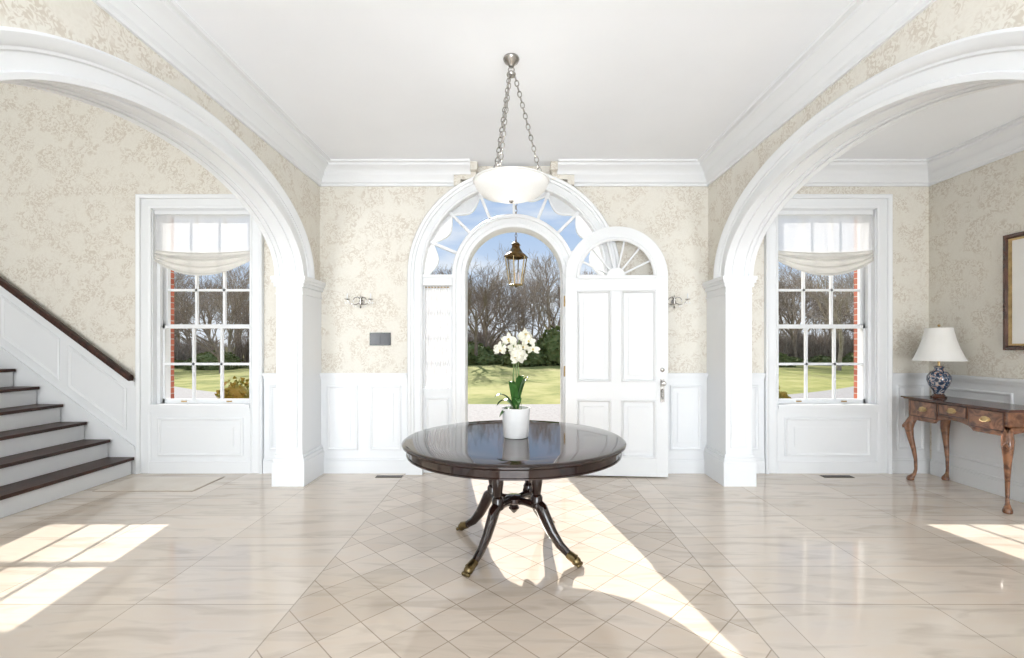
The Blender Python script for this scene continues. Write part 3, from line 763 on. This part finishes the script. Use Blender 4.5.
for k in range(6):
    mb.tube([A[k], B[k]], .009, M_bronze, 6); mb.tube([A[k], A[(k + 1) % 6]], .011, M_bronze, 6); mb.tube([B[k], B[(k + 1) % 6]], .014, M_bronze, 6)
    mb.add([A[k], A[(k + 1) % 6], B[(k + 1) % 6], B[k]], [(0, 1, 2, 3)], M_glass)
mb.lathe([(.19, 2.82), (.185, 2.835), (.12, 2.88), (.07, 2.95), (.06, 2.99), (.075, 3.0), (.05, 3.03), (.015, 3.05), (.012, 3.08), (.0, 3.09)], (lx, ly, 0), M_bronze, 6, a0=.3, smooth=False)
mb.lathe([(.001, 2.36), (.02, 2.37), (.015, 2.385), (.10, 2.395), (.10, 2.405), (0, 2.41)], (lx, ly, 0), M_bronze, 6, a0=.3, smooth=False)
for k in range(3):
    a = k * 2.1; mb.lathe([(.012, 2.41), (.012, 2.55), (.001, 2.6)], (lx + .035 * math.cos(a), ly + .035 * math.sin(a), 0), M_pot, 8)
mb.chain((lx, ly, 3.07), (lx, ly, 4.148), M_bronze, R=.016, r=.004)
mb.obj('hanging_lantern', recalc=False)

# ------------------------------------------------------------ exterior grounds
G = -.45
def gz(x, y): return G + (0 if y < 24 else .35 * math.sin(x * .07 + 1) * min(1, (y - 24) / 20) + .012 * max(0, y - 55))
mb = MB(); nx, ny = 60, 50; vs = []; fs = []
for j in range(ny + 1):
    for i in range(nx + 1):
        x = -110 + 220 * i / nx; y = F + .02 + 134 * j / ny
        vs.append((x, y, gz(x, y)))
for j in range(ny):
    for i in range(nx): fs.append((j * (nx + 1) + i, j * (nx + 1) + i + 1, (j + 1) * (nx + 1) + i + 1, (j + 1) * (nx + 1) + i))
mb.add(vs, fs, M_lawn, True); mb.obj('lawn_ground', recalc=False)
mb = MB(); vs = []; fs = []; n = 60
for i in range(n + 1):
    x = -16 + 32 * i / n
    yc = 12.6 + .026 * x * x
    for o in (-2.3, 2.3): vs.append((x, yc + o, G + .03))
for i in range(n): fs.append((2 * i, 2 * i + 1, 2 * i + 3, 2 * i + 2))
mb.add(vs, fs, M_gravel); mb.obj('driveway', recalc=False)

def tree_mesh(seed, H, mat, name, levels=6):
    r = random.Random(seed); mb = MB()
    def br(p, d, L, rad, lv):
        n = 3; pts = [p]; q = p; dd = d
        for i in range(n):
            dd = (dd + Vector((r.uniform(-1, 1), r.uniform(-1, 1), r.uniform(-.3, .8))) * .16).normalized(); q = q + dd * L / n; pts.append(q)
        mb.tube(pts, [rad, rad * .87, rad * .75, rad * .6], mat, 5 if lv > 3 else 3, smooth=lv > 3)
        if lv == 0: return
        k = 3 if lv < levels else 4
        for i in range(k):
            t = r.uniform(.45, 1) if i else 1
            base = pts[-1]
            if t < 1: base = pts[min(2, int(t * 3))].lerp(pts[min(3, int(t * 3) + 1)], t * 3 - int(t * 3))
            an = r.uniform(0, 2 * pi); sp = r.uniform(.3, .75)
            x = dd.orthogonal().normalized(); y = dd.cross(x)
            nd = (dd * math.cos(sp) + (x * math.cos(an) + y * math.sin(an)) * math.sin(sp)).normalized()
            br(base, nd, L * r.uniform(.64, .84), max(.013, rad * r.uniform(.48, .6)), lv - 1)
    br(Vector((0, 0, -.2)), Vector((0, 0, 1)), H * .26, H * .017, levels)
    return mb.obj(name, recalc=False)
variants = [tree_mesh(1, 12, M_bark, 'bare_tree'), tree_mesh(5, 13, M_bark2, 'bare_tree'), tree_mesh(9, 12, M_bark, 'bare_tree'), tree_mesh(14, 13, M_bark2, 'bare_tree')]
spots = []
rr = random.Random(11)
for row, (yy, step, sc_) in enumerate(((46, 5.2, .9), (53, 4.8, 1.1), (62, 4.8, 1.3), (74, 5.0, 1.5))):
    x = -75 - row * 8
    while x < 75 + row * 8:
        spots.append((x + rr.uniform(-1.5, 1.5), yy + rr.uniform(-2.5, 2.5), rr.uniform(.7, 1.1) * sc_)); x += step
spots += [(-21, 33, .8), (-30, 36, .9), (-16, 40, .85), (24, 34, .8), (17, 40, .85), (30, 38, .85), (-3.4, 41, 1.0)]
for i, (x, y, s) in enumerate(spots):
    if i < 4: ob = variants[i]
    else:
        ob = bpy.data.objects.new('bare_tree', variants[i % 4].data); sc.collection.objects.link(ob)
    ob.location = (x, y, gz(x, y) - .1); ob.rotation_euler = (0, 0, rr.uniform(0, 6)); ob.scale = (s * rr.uniform(.9, 1.1), s, s)

def shrub(name, x, y, z, w, h, seed, mat=M_shrub, cnt=260):
    r = random.Random(seed); mb = MB()
    for i in range(cnt):
        a = r.uniform(0, 2 * pi); e = math.acos(r.uniform(-.15, 1)); rad = r.uniform(.75, 1.03)
        c = Vector((w * rad * math.sin(e) * math.cos(a), w * rad * math.sin(e) * math.sin(a), h * .08 + h * .9 * rad * max(-.05, math.cos(e))))
        s = w * r.uniform(.06, .14)
        vs = [c + Vector((r.uniform(-1, 1), r.uniform(-1, 1), r.uniform(-1, 1))) * s for _ in range(6)]
        mb.add(vs, [(0, 1, 2), (1, 2, 3), (2, 3, 4), (3, 4, 5), (4, 5, 0), (0, 2, 4)], mat)
    prof = [(w * .85 * math.sin(t) + .01, h * .1 + h * .8 * math.cos(t)) for t in [i / 10 * pi / 2 for i in range(11)]]
    mb.lathe(prof, (0, 0, 0), mat, 16); return mb.obj(name, (x, y, z), recalc=False)
first = shrub('evergreen_shrub', 3.8, 40, gz(3.8, 40), 2.2, 3.2, 2, cnt=600)
for i in range(54):
    x = -62 + 124 * i / 53 + rr.uniform(-1.5, 1.5); y = 40 + rr.uniform(-1, 6)
    ob = bpy.data.objects.new('evergreen_shrub', first.data); sc.collection.objects.link(ob)
    s = rr.uniform(.4, .9); ob.location = (x, y, gz(x, y) - .05); ob.scale = (s * 1.3, s, s * rr.uniform(.35, .8)); ob.rotation_euler[2] = rr.uniform(0, 6)
def thicket():
    r = random.Random(8); mb = MB()
    for i in range(420):
        x = r.uniform(-3, 3); y = r.uniform(-1, 1); h = r.uniform(.8, 3.0)
        p = Vector((x, y, 0)); q = p + Vector((r.uniform(-.6, .6), r.uniform(-.5, .5), h)); m_ = p.lerp(q, .5) + Vector((r.uniform(-.2, .2), 0, 0))
        mb.tube([p, m_, q], [.035, .025, .012], M_bark2 if i % 2 else M_bark, 3, smooth=False)
        for k in range(3):
            b = p.lerp(q, r.uniform(.4, .9)); mb.tube([b, b + Vector((r.uniform(-.6, .6), r.uniform(-.4, .4), r.uniform(.2, .7)))], [.018, .010], M_bark2, 3, smooth=False)
    return mb.obj('brush_thicket', recalc=False)
t0 = thicket(); t0.location = (-72, 50, gz(-72, 50) - .05)
for i in range(52):
    x = -72 + 144 * (i + 1) / 52; y = 50 + rr.uniform(-3, 8)
    ob = bpy.data.objects.new('brush_thicket', t0.data); sc.collection.objects.link(ob); ob.location = (x, y, gz(x, y) - .05)
    ob.scale = (rr.uniform(.9, 1.2), 1, rr.uniform(.8, 1.4)); ob.rotation_euler[2] = rr.uniform(-.4, .4)
M_box = noisy('boxwood', (.24, .27, .05), (.34, .33, .08), 5, rough=.9)
for x in (-4.15, 4.45): shrub('boxwood_shrub', x, 8.2, G, .62, 1.28, 4, M_box, 900)
shrub('boxwood_shrub', -5.0, 8.3, G, .45, 1.40, 6, M_box, 900)

# ------------------------------------------------------------ lights
sun = bpy.data.lights.new('sun', 'SUN'); sun.energy = 9; sun.angle = math.radians(.53); sun.color = (1, .95, .88)
so = bpy.data.objects.new('sun', sun); sc.collection.objects.link(so)
so.rotation_euler = Vector((.17, -1, -.535)).to_track_quat('-Z', 'Y').to_euler(); so.location = (-5, 30, 18)
w = bpy.data.worlds.new('sky'); sc.world = w; w.use_nodes = True; nt = w.node_tree; bg = nt.nodes['Background']
tc = N(nt, 'ShaderNodeTexCoord'); sp = N(nt, 'ShaderNodeSeparateXYZ'); nt.links.new(tc.outputs['Generated'], sp.inputs[0])
r = ramp(nt, [(0, (.80, .84, .89)), (.10, (.62, .73, .87)), (.26, (.40, .55, .79)), (.45, (.42, .54, .74)), (.9, (.25, .40, .68))]); nt.links.new(sp.outputs['Z'], r.inputs[0])
cn = N(nt, 'ShaderNodeTexNoise'); cn.inputs['Scale'].default_value = 4; cn.inputs['Detail'].default_value = 6
mp = N(nt, 'ShaderNodeMapping'); mp.inputs['Scale'].default_value = (1, 1, 4); nt.links.new(tc.outputs['Generated'], mp.inputs[0]); nt.links.new(mp.outputs[0], cn.inputs['Vector'])
cr = ramp(nt, [(.44, (0, 0, 0)), (.66, (.8, .8, .8))]); nt.links.new(cn.outputs[0], cr.inputs[0])
mx = N(nt, 'ShaderNodeMix', data_type='RGBA'); nt.links.new(cr.outputs[0], mx.inputs['Factor']); nt.links.new(r.outputs[0], mx.inputs['A']); mx.inputs['B'].default_value = (.86, .89, .92, 1)
nt.links.new(mx.outputs['Result'], bg.inputs['Color']); bg.inputs['Strength'].default_value = 1.0

def area(x, y, z, sx, sy, e, target, col=(.91, .955, 1)):  # fill lamps added behind the camera to brighten the rooms
    l = bpy.data.lights.new('rear_fill_light', 'AREA'); l.shape = 'RECTANGLE'; l.size = sx; l.size_y = sy; l.energy = e; l.color = col
    o = bpy.data.objects.new('rear_fill_light', l); sc.collection.objects.link(o); o.location = (x, y, z)
    o.rotation_euler = (Vector(target) - Vector((x, y, z))).to_track_quat('-Z', 'Y').to_euler()
area(0, YR + .05, 1.7, 2.9, 2.7, 290, (0, 1.0, 3.4))
area(-4.9, YR + .05, 1.7, 2.5, 2.7, 260, (-4.9, 4, 2.8))
area(3.7, YR + .05, 1.7, 1.6, 2.7, 175, (3.7, 2.5, 3.0))

# ------------------------------------------------------------ camera
cam = bpy.data.cameras.new('camera'); co = bpy.data.objects.new('camera', cam); sc.collection.objects.link(co); sc.camera = co
cam.sensor_width = 36; cam.lens = 460 / 1024 * 36; co.location = (0, 0, 1.5); co.rotation_euler = (pi / 2, 0, 0)
cam.shift_x = -2 / 1024; cam.shift_y = 16 / 1024; cam.clip_start = .05; cam.clip_end = 500
sc.view_settings.view_transform = 'Standard'; sc.view_settings.look = 'None'; sc.view_settings.exposure = 0.1
